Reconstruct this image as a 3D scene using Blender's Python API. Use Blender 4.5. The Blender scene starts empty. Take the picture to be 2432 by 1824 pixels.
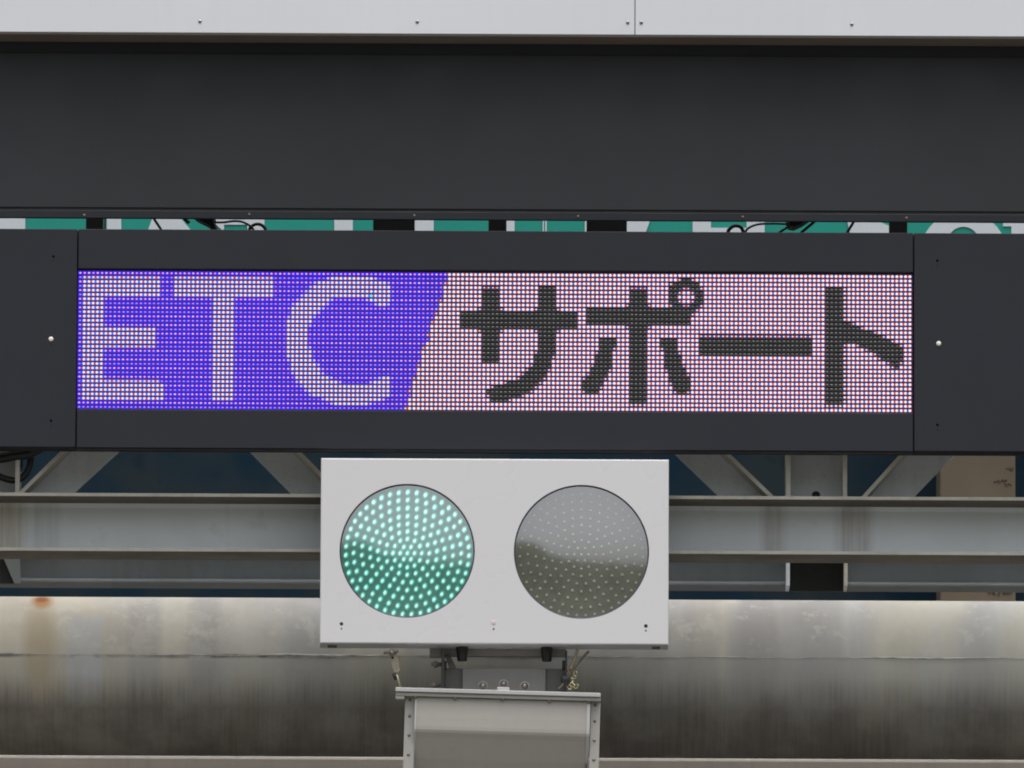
import bpy, bmesh, math, random
from mathutils import Vector, Matrix
random.seed(7)
R = math.radians
scene = bpy.context.scene

# ------------------------------------------------------------------ camera
S = 0.001                 # metres per photo pixel on the plane of the LED sign
D = 32.0                  # distance from the camera to the sign
EL = R(9.0)               # looking up
ROLL = R(0.27)
TZ = 6.6                  # height of the picture centre
T = Vector((0, 0, TZ))
fwd = Vector((0, math.cos(EL), math.sin(EL)))
rt0 = Vector((1, 0, 0)); up0 = Vector((0, -math.sin(EL), math.cos(EL)))
rt = rt0 * math.cos(ROLL) + up0 * math.sin(ROLL)
up = -rt0 * math.sin(ROLL) + up0 * math.cos(ROLL)
camloc = T - fwd * D
cd = bpy.data.cameras.new('camera'); cam = bpy.data.objects.new('camera', cd)
scene.collection.objects.link(cam)
m = Matrix((rt, up, -fwd)).transposed().to_4x4(); m.translation = camloc
cam.matrix_world = m
cd.sensor_width = 36; cd.lens = 36 * D / (2432 * S)
cd.clip_start = 0.5; cd.clip_end = 6000
scene.camera = cam

# ------------------------------------------------------------------ sky, sun, exposure
SUN_EL, SUN_AZ = R(76), R(165)        # azimuth clockwise from +Y: behind the camera, to the right
w = bpy.data.worlds.new('World'); scene.world = w; w.use_nodes = True
nt = w.node_tree; nt.nodes.clear()
out = nt.nodes.new('ShaderNodeOutputWorld'); bg = nt.nodes.new('ShaderNodeBackground')
sky = nt.nodes.new('ShaderNodeTexSky'); sky.sky_type = 'NISHITA'; sky.sun_disc = False
sky.sun_elevation = SUN_EL; sky.sun_rotation = SUN_AZ
sky.air_density = 1.0; sky.dust_density = 6.0; sky.ozone_density = 1.0
hs = nt.nodes.new('ShaderNodeHueSaturation'); hs.inputs['Saturation'].default_value = 0.22
nt.links.new(sky.outputs[0], hs.inputs['Color']); nt.links.new(hs.outputs[0], bg.inputs['Color'])
bg.inputs['Strength'].default_value = 0.15
nt.links.new(bg.outputs[0], out.inputs['Surface'])
sd = bpy.data.lights.new('sun', 'SUN'); sd.energy = 1.15; sd.angle = R(55); sd.color = (1.0, 0.97, 0.93)
so = bpy.data.objects.new('sun', sd); scene.collection.objects.link(so)
sv = Vector((math.sin(SUN_AZ) * math.cos(SUN_EL), math.cos(SUN_AZ) * math.cos(SUN_EL), math.sin(SUN_EL)))
so.rotation_euler = sv.to_track_quat('Z', 'Y').to_euler(); so.location = (0, -10, 20)
scene.view_settings.view_transform = 'Standard'; scene.view_settings.look = 'None'
scene.view_settings.exposure = 0.42; scene.view_settings.gamma = 1.0
scene.render.filter_size = 1.9; scene.cycles.pixel_filter_type = 'BLACKMAN_HARRIS'; scene.cycles.filter_width = 1.9
scene.cycles.max_bounces = 8; scene.cycles.transparent_max_bounces = 12

# ------------------------------------------------------------------ photo pixel -> point at depth Y
def W(px, py, Y=0.0):
    d = fwd + rt * ((px - 1216) * S / D) - up * ((py - 912) * S / D)
    t = (Y - camloc.y) / d.y
    return camloc + d * t
def X_(px, Y=0.0, py=912): return W(px, py, Y).x
def Z_(py, Y=0.0, px=1216): return W(px, py, Y).z
def K(Y): return S * (D + Y) / D

# ------------------------------------------------------------------ mesh builder
class MB:
    def __init__(s): s.v = []; s.f = []; s.mi = []; s.c = []; s.sm = []
    def add(s, vs, fs, mi=0, col=None, smooth=False):
        o = len(s.v); s.v += [tuple(p) for p in vs]; s.f += [tuple(o + i for i in f) for f in fs]
        s.mi += [mi] * len(fs); s.sm += [smooth] * len(fs)
        s.c += [col or (0, 0, 0, 1)] * len(vs); return s
    def box(s, x0, x1, y0, y1, z0, z1, bev=0.0, mi=0, seg=2):
        if bev <= 0:
            vs = [(x, y, z) for x in (x0, x1) for y in (y0, y1) for z in (z0, z1)]
            return s.add(vs, [(0,1,3,2),(4,6,7,5),(0,4,5,1),(2,3,7,6),(0,2,6,4),(1,5,7,3)], mi)
        bm = bmesh.new(); bmesh.ops.create_cube(bm, size=1)
        for v in bm.verts:
            v.co = Vector(((x0+x1)/2 + v.co.x*(x1-x0), (y0+y1)/2 + v.co.y*(y1-y0), (z0+z1)/2 + v.co.z*(z1-z0)))
        bmesh.ops.bevel(bm, geom=bm.edges[:], offset=bev, segments=seg, profile=0.5, affect='EDGES')
        s.frombm(bm, mi); return s
    def frombm(s, bm, mi=0, smooth=False, mat=None):
        bm.verts.index_update()
        vs = [(mat @ v.co if mat else v.co) for v in bm.verts]
        s.add(vs, [tuple(v.index for v in f.verts) for f in bm.faces], mi, None, smooth); bm.free()
    def prism(s, pts, y0, y1, mi=0):
        """polygon in XZ (list of (x,z)) extruded from y0 to y1"""
        n = len(pts)
        vs = [(p[0], y0, p[1]) for p in pts] + [(p[0], y1, p[1]) for p in pts]
        fs = [tuple(range(n)), tuple(range(2*n-1, n-1, -1))] + [(i, i+n, (i+1) % n + n, (i+1) % n) for i in range(n)]
        return s.add(vs, fs, mi)
    def extx(s, prof, x0, x1, mi=0, smooth=False):
        """profile in YZ extruded along X"""
        n = len(prof)
        vs = [(x0, p[0], p[1]) for p in prof] + [(x1, p[0], p[1]) for p in prof]
        s.add(vs, [tuple(range(n)), tuple(range(2*n-1, n-1, -1))], mi)
        return s.add(vs, [(i, (i+1) % n, (i+1) % n + n, i+n) for i in range(n)], mi, None, smooth)
    def dome(s, c, r, h, seg=12, rings=3, mi=0, sx=1, sz=1, tilt=0, col=None, base=0.0):
        """low dome facing -Y, optional cylindrical base height"""
        vs = []; fs = []; ct, st = math.cos(tilt), math.sin(tilt)
        levels = ([(1.0, 0.0)] if base > 0 else []) + [(math.cos(a), base + h * math.sin(a)) for a in [math.pi/2 * k / rings for k in range(rings)]]
        for rr, hh in levels:
            for i in range(seg):
                a = 2 * math.pi * i / seg
                x = math.cos(a) * r * rr * sx; z = math.sin(a) * r * rr * sz
                vs.append((c[0] + x*ct - z*st, c[1] - hh, c[2] + x*st + z*ct))
        vs.append((c[0], c[1] - base - h, c[2])); L = len(levels)
        for k in range(L-1):
            for i in range(seg):
                j = (i+1) % seg; fs.append((k*seg+i, k*seg+j, (k+1)*seg+j, (k+1)*seg+i))
        for i in range(seg): fs.append(((L-1)*seg+i, (L-1)*seg+(i+1) % seg, L*seg))
        return s.add(vs, fs, mi, col, True)
    def tube(s, pts, r, seg=8, mi=0, cap=True):
        pts = [Vector(p) for p in pts]; n = len(pts); vs = []; fs = []
        ref = Vector((0, 1, 0.13)).normalized()
        for i, p in enumerate(pts):
            t = (pts[min(i+1, n-1)] - pts[max(i-1, 0)]).normalized()
            a = t.cross(ref)
            if a.length < 0.1: a = t.cross(Vector((1, 0, 0)))
            a.normalize(); b = t.cross(a).normalized()
            rr = r[i] if isinstance(r, (list, tuple)) else r
            for k in range(seg):
                an = 2*math.pi*k/seg; vs.append(p + a*(math.cos(an)*rr) + b*(math.sin(an)*rr))
        for i in range(n-1):
            for k in range(seg):
                j = (k+1) % seg; fs.append((i*seg+k, i*seg+j, (i+1)*seg+j, (i+1)*seg+k))
        if cap: fs += [tuple(range(seg)), tuple(range((n-1)*seg, n*seg))]
        return s.add(vs, fs, mi, None, True)
    def build(s, name, mats, parent=None, loc=None, attr=False):
        me = bpy.data.meshes.new(name)
        o0 = Vector(parent['_o']) if parent is not None else Vector(loc or (0, 0, 0))
        me.from_pydata([tuple(Vector(v) - o0) for v in s.v], [], s.f)
        for mt in (mats if isinstance(mats, (list, tuple)) else [mats]): me.materials.append(mt)
        me.polygons.foreach_set('material_index', s.mi); me.polygons.foreach_set('use_smooth', s.sm)
        if attr:
            ca = me.attributes.new('glow', 'FLOAT_COLOR', 'POINT')
            ca.data.foreach_set('color', [x for c in s.c for x in c])
        if not attr:
            bm = bmesh.new(); bm.from_mesh(me); bmesh.ops.recalc_face_normals(bm, faces=bm.faces[:]); bm.to_mesh(me); bm.free()
        me.update()
        ob = bpy.data.objects.new(name, me); scene.collection.objects.link(ob)
        if parent is not None: ob.parent = parent
        else: ob.location = o0
        ob['_o'] = tuple(o0)
        return ob

def smooth_path(pts, n=8):
    pts = [Vector(p) for p in pts]; q = [pts[0]] + pts + [pts[-1]]; outp = []
    for i in range(1, len(q)-2):
        for k in range(n):
            t = k/n; a, b, c, d = q[i-1], q[i], q[i+1], q[i+2]
            outp.append(0.5*((2*b) + (c-a)*t + (2*a-5*b+4*c-d)*t*t + (3*b-a-3*c+d)*t**3))
    outp.append(q[-2]); return outp

def tag(o, label, cat, group=None, kind=None):
    if label: o['label'] = label
    if cat: o['category'] = cat
    if group: o['group'] = group
    if kind: o['kind'] = kind
    return o
def thing(name, label, cat, loc, group=None, roty=0.0):
    o = bpy.data.objects.new(name, None); scene.collection.objects.link(o)
    o.location = loc; o['_o'] = tuple(loc); o.rotation_euler = (0, roty, 0); o.empty_display_size = 0.1
    return tag(o, label, cat, group)
def struct(o): o['kind'] = 'structure'; return o

# ------------------------------------------------------------------ materials
def newmat(name):
    mt = bpy.data.materials.new(name); mt.use_nodes = True
    n = mt.node_tree.nodes; b = n['Principled BSDF']; return mt, mt.node_tree, b
def N(nt, typ, **kw):
    nd = nt.nodes.new(typ)
    for k, v in kw.items(): setattr(nd, k, v)
    return nd
def mathn(nt, op, a, b=None, c=None, clamp=False):
    nd = nt.nodes.new('ShaderNodeMath'); nd.operation = op; nd.use_clamp = clamp
    for i, x in enumerate((a, b, c)):
        if x is None: continue
        if isinstance(x, (int, float)): nd.inputs[i].default_value = x
        else: nt.links.new(x, nd.inputs[i])
    return nd.outputs[0]
def mixc(nt, fac, a, b, blend='MIX'):
    nd = nt.nodes.new('ShaderNodeMix'); nd.data_type = 'RGBA'; nd.blend_type = blend
    for s, x in ((nd.inputs[0], fac), (nd.inputs[6], a), (nd.inputs[7], b)):
        if isinstance(x, (int, float)): s.default_value = x
        elif isinstance(x, tuple): s.default_value = (*x[:3], 1)
        else: nt.links.new(x, s)
    return nd.outputs[2]
def noise(nt, scale, detail=4, rough=0.55, vec=None, stretch=None):
    tc = nt.nodes.new('ShaderNodeTexCoord'); nd = nt.nodes.new('ShaderNodeTexNoise')
    nd.inputs['Scale'].default_value = scale; nd.inputs['Detail'].default_value = detail; nd.inputs['Roughness'].default_value = rough
    src = tc.outputs['Object']
    if stretch:
        mp = nt.nodes.new('ShaderNodeMapping'); mp.inputs['Scale'].default_value = stretch
        nt.links.new(src, mp.inputs['Vector']); src = mp.outputs[0]
    nt.links.new(src, nd.inputs['Vector']); return nd.outputs['Fac']
def ramp(nt, fac, lo, hi, a=0.0, b=1.0):
    nd = nt.nodes.new('ShaderNodeMapRange'); nt.links.new(fac, nd.inputs[0])
    for i, x in enumerate((lo, hi, a, b)): nd.inputs[i+1].default_value = x
    nd.clamp = True; return nd.outputs[0]
def paint(name, col, rough=0.5, var=0.12, scale=6, streak=0.0, dirt=(0.08, 0.07, 0.055), bump=0.0, metallic=0.0, spec=0.5, fine=0.04, bscale=300):
    mt, nt, b = newmat(name)
    n1 = noise(nt, scale, 5); lo = tuple(c*(1-var) for c in col); hi = tuple(min(1, c*(1+var)) for c in col)
    c = mixc(nt, ramp(nt, n1, 0.3, 0.7), lo, hi)
    if fine: c = mixc(nt, ramp(nt, noise(nt, scale*25, 3), 0.55, 0.8, 0, fine*6), c, dirt)
    if streak:
        n2 = noise(nt, 1.0, 6, 0.6, stretch=(38, 38, 2.2)); n3 = noise(nt, 3.0, 3)
        f = mathn(nt, 'MULTIPLY', ramp(nt, n2, 0.45, 0.75), ramp(nt, n3, 0.35, 0.7, 0, streak))
        c = mixc(nt, f, c, dirt)
    nt.links.new(c, b.inputs['Base Color'])
    b.inputs['Roughness'].default_value = rough; b.inputs['Metallic'].default_value = metallic
    b.inputs['Specular IOR Level'].default_value = spec
    nt.links.new(ramp(nt, noise(nt, scale*3, 4), 0.3, 0.7, max(0.03, rough-0.07), rough+0.07), b.inputs['Roughness'])
    if bump:
        bn = nt.nodes.new('ShaderNodeBump'); bn.inputs['Strength'].default_value = bump; bn.inputs['Distance'].default_value = 0.001
        nt.links.new(noise(nt, bscale, 3), bn.inputs['Height']); nt.links.new(bn.outputs[0], b.inputs['Normal'])
    return mt

M_white = paint('white_cladding', (0.675, 0.70, 0.735), 0.42, 0.03, 1.5, 0.10, (0.45, 0.45, 0.43), fine=0.0)
M_dark = paint('charcoal_panel', (0.0152, 0.0170, 0.0245), 0.6, 0.08, 2.0, 0.1, (0.03, 0.03, 0.03), bump=0.15, fine=0.02, spec=0.35)
M_face = paint('charcoal_face', (0.0265, 0.029, 0.0345), 0.6, 0.08, 2.0, 0.12, (0.035, 0.035, 0.034), bump=0.15, fine=0.02, spec=0.35)
M_darker = paint('charcoal_trim', (0.012, 0.013, 0.014), 0.6, 0.08, 3.0, fine=0.02)
M_black = paint('black_metal', (0.012, 0.012, 0.013), 0.5, 0.1, 5)
M_hole = paint('hole_black', (0.002, 0.002, 0.003), 0.8, 0.1, 5, fine=0, spec=0.05)
M_screw = paint('screw_steel', (0.38, 0.34, 0.30), 0.35, 0.25, 60, metallic=0.8)
M_dscrew = paint('dull_screw', (0.22, 0.17, 0.14), 0.45, 0.3, 60, metallic=0.5)
M_button = paint('cream_plug', (0.8, 0.78, 0.68), 0.4, 0.05, 40, fine=0)
M_signal = paint('signal_white', (0.675, 0.67, 0.685), 0.30, 0.012, 1.2, 0.0, fine=0.0)
M_steel = paint('galvanised_paint', (0.76, 0.81, 0.86), 0.5, 0.06, 4, 0.25, (0.3, 0.29, 0.27), bump=0.2, fine=0.05)
M_shadegrime = paint('shaded_grimy_flange', (0.15, 0.135, 0.115), 0.75, 0.25, 6, 0.4, (0.07, 0.06, 0.05), spec=0.2)  # grimy paint darkened to carry the shade band under the flanges
def chord_mat():
    mt, nt, b = newmat('chord_paint')
    tc = nt.nodes.new('ShaderNodeTexCoord'); sp = nt.nodes.new('ShaderNodeSeparateXYZ'); nt.links.new(tc.outputs['Object'], sp.inputs[0]); x = sp.outputs[0]
    c = mixc(nt, ramp(nt, noise(nt, 3.5, 5), 0.3, 0.7), (0.64, 0.685, 0.71), (0.76, 0.81, 0.85))
    c = mixc(nt, ramp(nt, noise(nt, 14, 4), 0.60, 0.72, 0, 0.25), c, (0.40, 0.41, 0.39))
    st = ramp(nt, noise(nt, 1.0, 6, 0.65, stretch=(60, 10, 3)), 0.40, 0.62)
    for xa, xb, k, col in ((-1.30, -1.16, 0.75, (0.42, 0.37, 0.27)), (-1.15, -1.08, 0.4, (0.36, 0.36, 0.34)), (0.60, 0.655, 0.65, (0.36, 0.335, 0.32)), (0.775, 0.86, 0.65, (0.36, 0.335, 0.32))):
        f = mathn(nt, 'MULTIPLY', ramp(nt, x, xa-0.012, xa+0.014), ramp(nt, x, xb+0.012, xb-0.014))
        f = mathn(nt, 'MULTIPLY', f, mathn(nt, 'ADD', mathn(nt, 'MULTIPLY', st, 0.5), 0.5))
        c = mixc(nt, mathn(nt, 'MULTIPLY', f, k), c, col)
    c = mixc(nt, mathn(nt, 'MULTIPLY', ramp(nt, noise(nt, 1.0, 5, 0.6, stretch=(30, 8, 2)), 0.6, 0.75), 0.2), c, (0.25, 0.24, 0.21))
    nt.links.new(c, b.inputs['Base Color']); b.inputs['Roughness'].default_value = 0.55; return mt
M_chord = chord_mat()
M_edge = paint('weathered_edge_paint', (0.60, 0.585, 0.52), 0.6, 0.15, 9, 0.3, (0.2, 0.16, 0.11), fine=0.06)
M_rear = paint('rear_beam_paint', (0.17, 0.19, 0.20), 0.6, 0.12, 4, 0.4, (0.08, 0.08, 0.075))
M_rubber = paint('black_rubber', (0.01, 0.01, 0.011), 0.55, 0.1, 20)
M_cable = paint('black_cable', (0.012, 0.012, 0.02), 0.45, 0.1, 30)
M_radome = paint('radome_white', (0.46, 0.45, 0.45), 0.38, 0.03, 3, 0.1, (0.3, 0.28, 0.25), fine=0.02)
M_cover = paint('radome_cover', (0.38, 0.358, 0.33), 0.38, 0.03, 3, 0.1, (0.2, 0.18, 0.15), fine=0.02)
M_flange = paint('radome_flange', (0.40, 0.39, 0.36), 0.45, 0.08, 12, 0.2, (0.2, 0.17, 0.13))
M_brk = paint('bracket_grey', (0.11, 0.11, 0.105), 0.5, 0.12, 15, 0.3, (0.05, 0.05, 0.045))
M_chrome = paint('bright_bolt', (0.33, 0.31, 0.28), 0.42, 0.2, 80, metallic=1.0)
M_brass = paint('yellowed_cable', (0.30, 0.24, 0.15), 0.5, 0.25, 60)
M_beige = paint('beige_column_paint', (0.15, 0.118, 0.078), 0.6, 0.1, 5, 0.3, (0.12, 0.08, 0.05))
M_lowbeam = paint('taupe_beam_paint', (0.42, 0.385, 0.345), 0.6, 0.08, 5, 0.3, (0.15, 0.12, 0.1))
M_green = paint('sign_green', (0.0, 0.25, 0.195), 0.45, 0.04, 4, fine=0)
M_louvre = paint('louvre_black', (0.03, 0.03, 0.036), 0.45, 0.05, 10, fine=0)

def dotted_white():
    mt, nt, b = newmat('sign_white_sheeting')
    tc = nt.nodes.new('ShaderNodeTexCoord'); vo = nt.nodes.new('ShaderNodeTexVoronoi')
    vo.inputs['Scale'].default_value = 230; vo.inputs['Randomness'].default_value = 0.15
    nt.links.new(tc.outputs['Object'], vo.inputs['Vector'])
    c = mixc(nt, ramp(nt, vo.outputs['Distance'], 0.2, 0.5), (0.62, 0.67, 0.70), (0.52, 0.57, 0.61))
    nt.links.new(c, b.inputs['Base Color']); b.inputs['Roughness'].default_value = 0.4; return mt
M_swhite = dotted_white()

def blue_wall_mat():
    mt, nt, b = newmat('dark_blue_wall_paint')
    c = mixc(nt, ramp(nt, noise(nt, 3.2, 5), 0.42, 0.60), (0.006, 0.025, 0.045), (0.024, 0.036, 0.042))
    c = mixc(nt, ramp(nt, noise(nt, 5.5, 6, 0.7), 0.66, 0.72), c, (0.07, 0.055, 0.04))
    c = mixc(nt, ramp(nt, noise(nt, 9, 3), 0.62, 0.7, 0, 0.5), c, (0.006, 0.015, 0.025))
    nt.links.new(c, b.inputs['Base Color']); b.inputs['Roughness'].default_value = 0.85; b.inputs['Specular IOR Level'].default_value = 0.15; return mt
M_bluewall = blue_wall_mat()

def pipe_mat(ZW, ZT):
    mt, nt, b = newmat('weathered_pipe')
    tc = nt.nodes.new('ShaderNodeTexCoord'); sp = nt.nodes.new('ShaderNodeSeparateXYZ'); nt.links.new(tc.outputs['Object'], sp.inputs[0])
    x, z = sp.outputs[0], sp.outputs[2]
    # broad vertical wash bands, grey against beige
    b1 = noise(nt, 1.0, 3, 0.5, stretch=(5.0, 1.2, 0.8))
    c = mixc(nt, ramp(nt, b1, 0.42, 0.56), (0.66, 0.63, 0.54), (0.52, 0.51, 0.50))
    b2 = noise(nt, 1.0, 4, 0.6, stretch=(11.0, 2.0, 1.5))
    c = mixc(nt, ramp(nt, b2, 0.5, 0.68, 0, 0.6), c, (0.62, 0.65, 0.64))
    # left end is more beige
    c = mixc(nt, mathn(nt, 'MULTIPLY', ramp(nt, x, -0.45, -1.1), 0.6), c, (0.70, 0.62, 0.48))
    # below the weld the coat is darker and greener
    wob = noise(nt, 9, 4)
    zz = mathn(nt, 'ADD', z, mathn(nt, 'MULTIPLY', mathn(nt, 'SUBTRACT', wob, 0.5), 0.006))
    below = ramp(nt, zz, ZW+0.001, ZW-0.003)
    c = mixc(nt, mathn(nt, 'MULTIPLY', below, 0.30), c, (0.30, 0.315, 0.295))
    # pale blue-grey patch of newer paint
    def rect(x0, x1, z0, z1, col, k, c):
        f = mathn(nt, 'MULTIPLY', mathn(nt, 'MULTIPLY', ramp(nt, x, x0, x0+0.008), ramp(nt, x, x1, x1-0.008)),
                  mathn(nt, 'MULTIPLY', ramp(nt, zz, z0, z0+0.08), ramp(nt, zz, z1, z1-0.01)))
        return mixc(nt, mathn(nt, 'MULTIPLY', f, k), c, col)
    c = rect(-1.068, -0.978, -0.10, 0.128, (0.56, 0.60, 0.67), 0.6, c)
    for (xa, xb, k) in ((-0.92, -0.84, 0.55), (-0.775, -0.70, 0.55), (0.42, 0.50, 0.4), (0.55, 0.64, 0.5), (0.69, 0.80, 0.45)):
        f = mathn(nt, 'MULTIPLY', ramp(nt, x, xa-0.01, xa+0.012), ramp(nt, x, xb+0.01, xb-0.012))
        c = mixc(nt, mathn(nt, 'MULTIPLY', f, k), c, (0.40, 0.38, 0.375))
    # fine vertical grime runs on the belly
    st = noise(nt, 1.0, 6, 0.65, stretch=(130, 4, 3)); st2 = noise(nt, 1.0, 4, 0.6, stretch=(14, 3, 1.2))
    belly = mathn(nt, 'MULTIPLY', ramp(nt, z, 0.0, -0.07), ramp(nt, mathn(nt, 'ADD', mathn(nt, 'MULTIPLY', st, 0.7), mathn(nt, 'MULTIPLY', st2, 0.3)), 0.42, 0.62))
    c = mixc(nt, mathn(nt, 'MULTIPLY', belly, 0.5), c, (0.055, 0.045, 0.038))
    # underside shade put into the colour, its edge broken by grime streaks
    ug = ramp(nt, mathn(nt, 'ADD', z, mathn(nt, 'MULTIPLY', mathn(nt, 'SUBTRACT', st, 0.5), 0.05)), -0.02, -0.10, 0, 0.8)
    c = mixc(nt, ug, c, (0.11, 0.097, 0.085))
    pt = noise(nt, 1.0, 5, 0.6, stretch=(9, 6, 9)); c = mixc(nt, ramp(nt, pt, 0.45, 0.7, 0, 0.22), c, (0.42, 0.43, 0.41))
    c = mixc(nt, ramp(nt, noise(nt, 4.5, 5), 0.48, 0.62, 0, 0.28), c, (0.36, 0.335, 0.30))
    c = mixc(nt, mathn(nt, 'MULTIPLY', ramp(nt, noise(nt, 6.5, 7, 0.75), 0.52, 0.57, 0, 0.4), mathn(nt, 'MULTIPLY', ramp(nt, z, ZW-0.02, ZW+0.02, 0.1, 1.0), ramp(nt, x, -0.3, 0.5, 1.0, 0.35))), c, (0.62, 0.62, 0.56))
    wd = mathn(nt, 'MULTIPLY', mathn(nt, 'MULTIPLY', ramp(nt, zz, ZW-0.010, ZW-0.005), ramp(nt, zz, ZW+0.004, ZW+0.000)), ramp(nt, noise(nt, 7, 5, 0.7), 0.45, 0.6))
    c = mixc(nt, mathn(nt, 'MULTIPLY', wd, ramp(nt, x, 0.5, -0.4, 0.15, 0.8)), c, (0.13, 0.135, 0.13))
    # chalky flakes
    fl = noise(nt, 16, 6, 0.7); c = mixc(nt, mathn(nt, 'MULTIPLY', ramp(nt, fl, 0.57, 0.61, 0, 0.5), ramp(nt, z, 0.03, 0.07)), c, (0.66, 0.65, 0.58))
    # rust run under a leak, and its stain
    def blob(cx, cz, rx, rz, col, k, c):
        dx = mathn(nt, 'MULTIPLY', mathn(nt, 'SUBTRACT', x, cx), 1/rx); dz = mathn(nt, 'MULTIPLY', mathn(nt, 'SUBTRACT', z, cz), 1/rz)
        d = mathn(nt, 'SQRT', mathn(nt, 'ADD', mathn(nt, 'MULTIPLY', dx, dx), mathn(nt, 'MULTIPLY', dz, dz)))
        d = mathn(nt, 'ADD', d, mathn(nt, 'MULTIPLY', mathn(nt, 'SUBTRACT', wob, 0.5), 0.3))
        return mixc(nt, ramp(nt, d, 1.0, 0.45, 0, k), c, col)
    c = blob(-1.13, 0.05, 0.05, 0.16, (0.42, 0.33, 0.20), 0.55, c)
    c = blob(-1.130, ZT+0.0, 0.033, 0.030, (0.46, 0.24, 0.09), 0.9, c)
    c = blob(-1.131, ZT+0.004, 0.020, 0.012, (0.32, 0.09, 0.04), 0.9, c)
    nt.links.new(c, b.inputs['Base Color']); b.inputs['Roughness'].default_value = 0.78; b.inputs['Specular IOR Level'].default_value = 0.3
    bn = nt.nodes.new('ShaderNodeBump'); bn.inputs['Strength'].default_value = 0.25; bn.inputs['Distance'].default_value = 0.002
    nt.links.new(fl, bn.inputs['Height']); nt.links.new(bn.outputs[0], b.inputs['Normal'])
    return mt

def glow_mat(name, strength=1.0, rough=0.4, base=(0.02, 0.02, 0.025)):
    mt, nt, b = newmat(name)
    at = nt.nodes.new('ShaderNodeAttribute'); at.attribute_name = 'glow'
    nt.links.new(at.outputs['Color'], b.inputs['Emission Color']); b.inputs['Emission Strength'].default_value = strength
    b.inputs['Base Color'].default_value = (*base, 1); b.inputs['Roughness'].default_value = rough
    b.inputs['Specular IOR Level'].default_value = 0.2
    mt.cycles.emission_sampling = 'NONE'
    return mt
M_led = glow_mat('lit_led', 0.77)
M_ledgreen = glow_mat('lit_green_led', 0.8)
M_ledgreen.cycles.emission_sampling = 'AUTO'
M_ledoff = paint('unlit_led', (0.36, 0.35, 0.33), 0.4, 0.1, 200, fine=0)
M_ledboard = paint('led_board', (0.03, 0.03, 0.037), 0.5, 0.1, 10, fine=0)

def glass_mat():
    mt = bpy.data.materials.new('signal_lens_glass'); mt.use_nodes = True; nt = mt.node_tree; nt.nodes.clear()
    o = nt.nodes.new('ShaderNodeOutputMaterial'); mx = nt.nodes.new('ShaderNodeMixShader')
    tr = nt.nodes.new('ShaderNodeBsdfTransparent'); gl = nt.nodes.new('ShaderNodeBsdfGlossy')
    tr.inputs[0].default_value = (0.92, 0.93, 0.92, 1); gl.inputs['Roughness'].default_value = 0.085
    mx.inputs[0].default_value = 0.40
    nt.links.new(tr.outputs[0], mx.inputs[1]); nt.links.new(gl.outputs[0], mx.inputs[2]); nt.links.new(mx.outputs[0], o.inputs[0])
    return mt
M_glass = glass_mat()
M_lampplate = paint('lamp_reflector', (0.115, 0.115, 0.095), 0.6, 0.15, 20)
M_lampplate_glow = paint('lamp_reflector_glow_tint', (0.01, 0.32, 0.27), 0.6, 0.15, 20)  # same reflector with the teal LED glow put into its colour
M_ledamber = paint('unlit_signal_led', (0.85, 0.82, 0.62), 0.3, 0.2, 90, fine=0)

# ------------------------------------------------------------------ setting
def ground_mat():
    mt, nt, b = newmat('worn_concrete_paving')
    c = mixc(nt, ramp(nt, noise(nt, 0.4, 6), 0.3, 0.7), (0.085, 0.08, 0.07), (0.125, 0.117, 0.103))
    nt.links.new(c, b.inputs['Base Color']); b.inputs['Roughness'].default_value = 0.9; return mt
g = MB().add([(-2500,-2500,0),(2500,-2500,0),(2500,2500,0),(-2500,2500,0)], [(0,1,2,3)])
struct(g.build('ground', ground_mat()))
def hills():
    from mathutils import noise as mn
    mt, nt, b = newmat('wooded_hillside')
    c = mixc(nt, ramp(nt, noise(nt, 0.25, 8, 0.7), 0.35, 0.65), (0.045, 0.058, 0.035), (0.115, 0.125, 0.085))
    nt.links.new(c, b.inputs['Base Color']); b.inputs['Roughness'].default_value = 0.9
    mb = MB(); nx, ny = 220, 16; vs = []; fs = []
    for j in range(ny):
        for i in range(nx):
            a = R(-75 + 150*i/(nx-1)); rr = 62 + j*12.5
            x = math.sin(a)*rr; y = -math.cos(a)*rr
            t = j/(ny-1); az = math.degrees(a)
            peak = 26 + 13*math.exp(-((az+13)/7)**2) - 3*math.exp(-((az-14)/14)**2) + 8*math.exp(-((az+45)/18)**2)
            h = peak*(0.12*min(1, t*4) + 0.88*math.sin(min(1, max(0, t-0.25)*2.4)*math.pi/2)) * (1 + 0.10*mn.noise(Vector((x*0.05, y*0.05, 0)))) + (3.2*mn.noise(Vector((x*0.16, y*0.16, 3))) + 2.0*mn.noise(Vector((x*0.5, y*0.5, 9))))*min(1, t*4)
            vs.append((x, y, max(0, h) - 0.5*(j == 0)))
    for j in range(ny-1):
        for i in range(nx-1): fs.append((j*nx+i, j*nx+i+1, (j+1)*nx+i+1, (j+1)*nx+i))
    mb.add(vs, fs); struct(mb.build('hills', mt))
hills()

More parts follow.
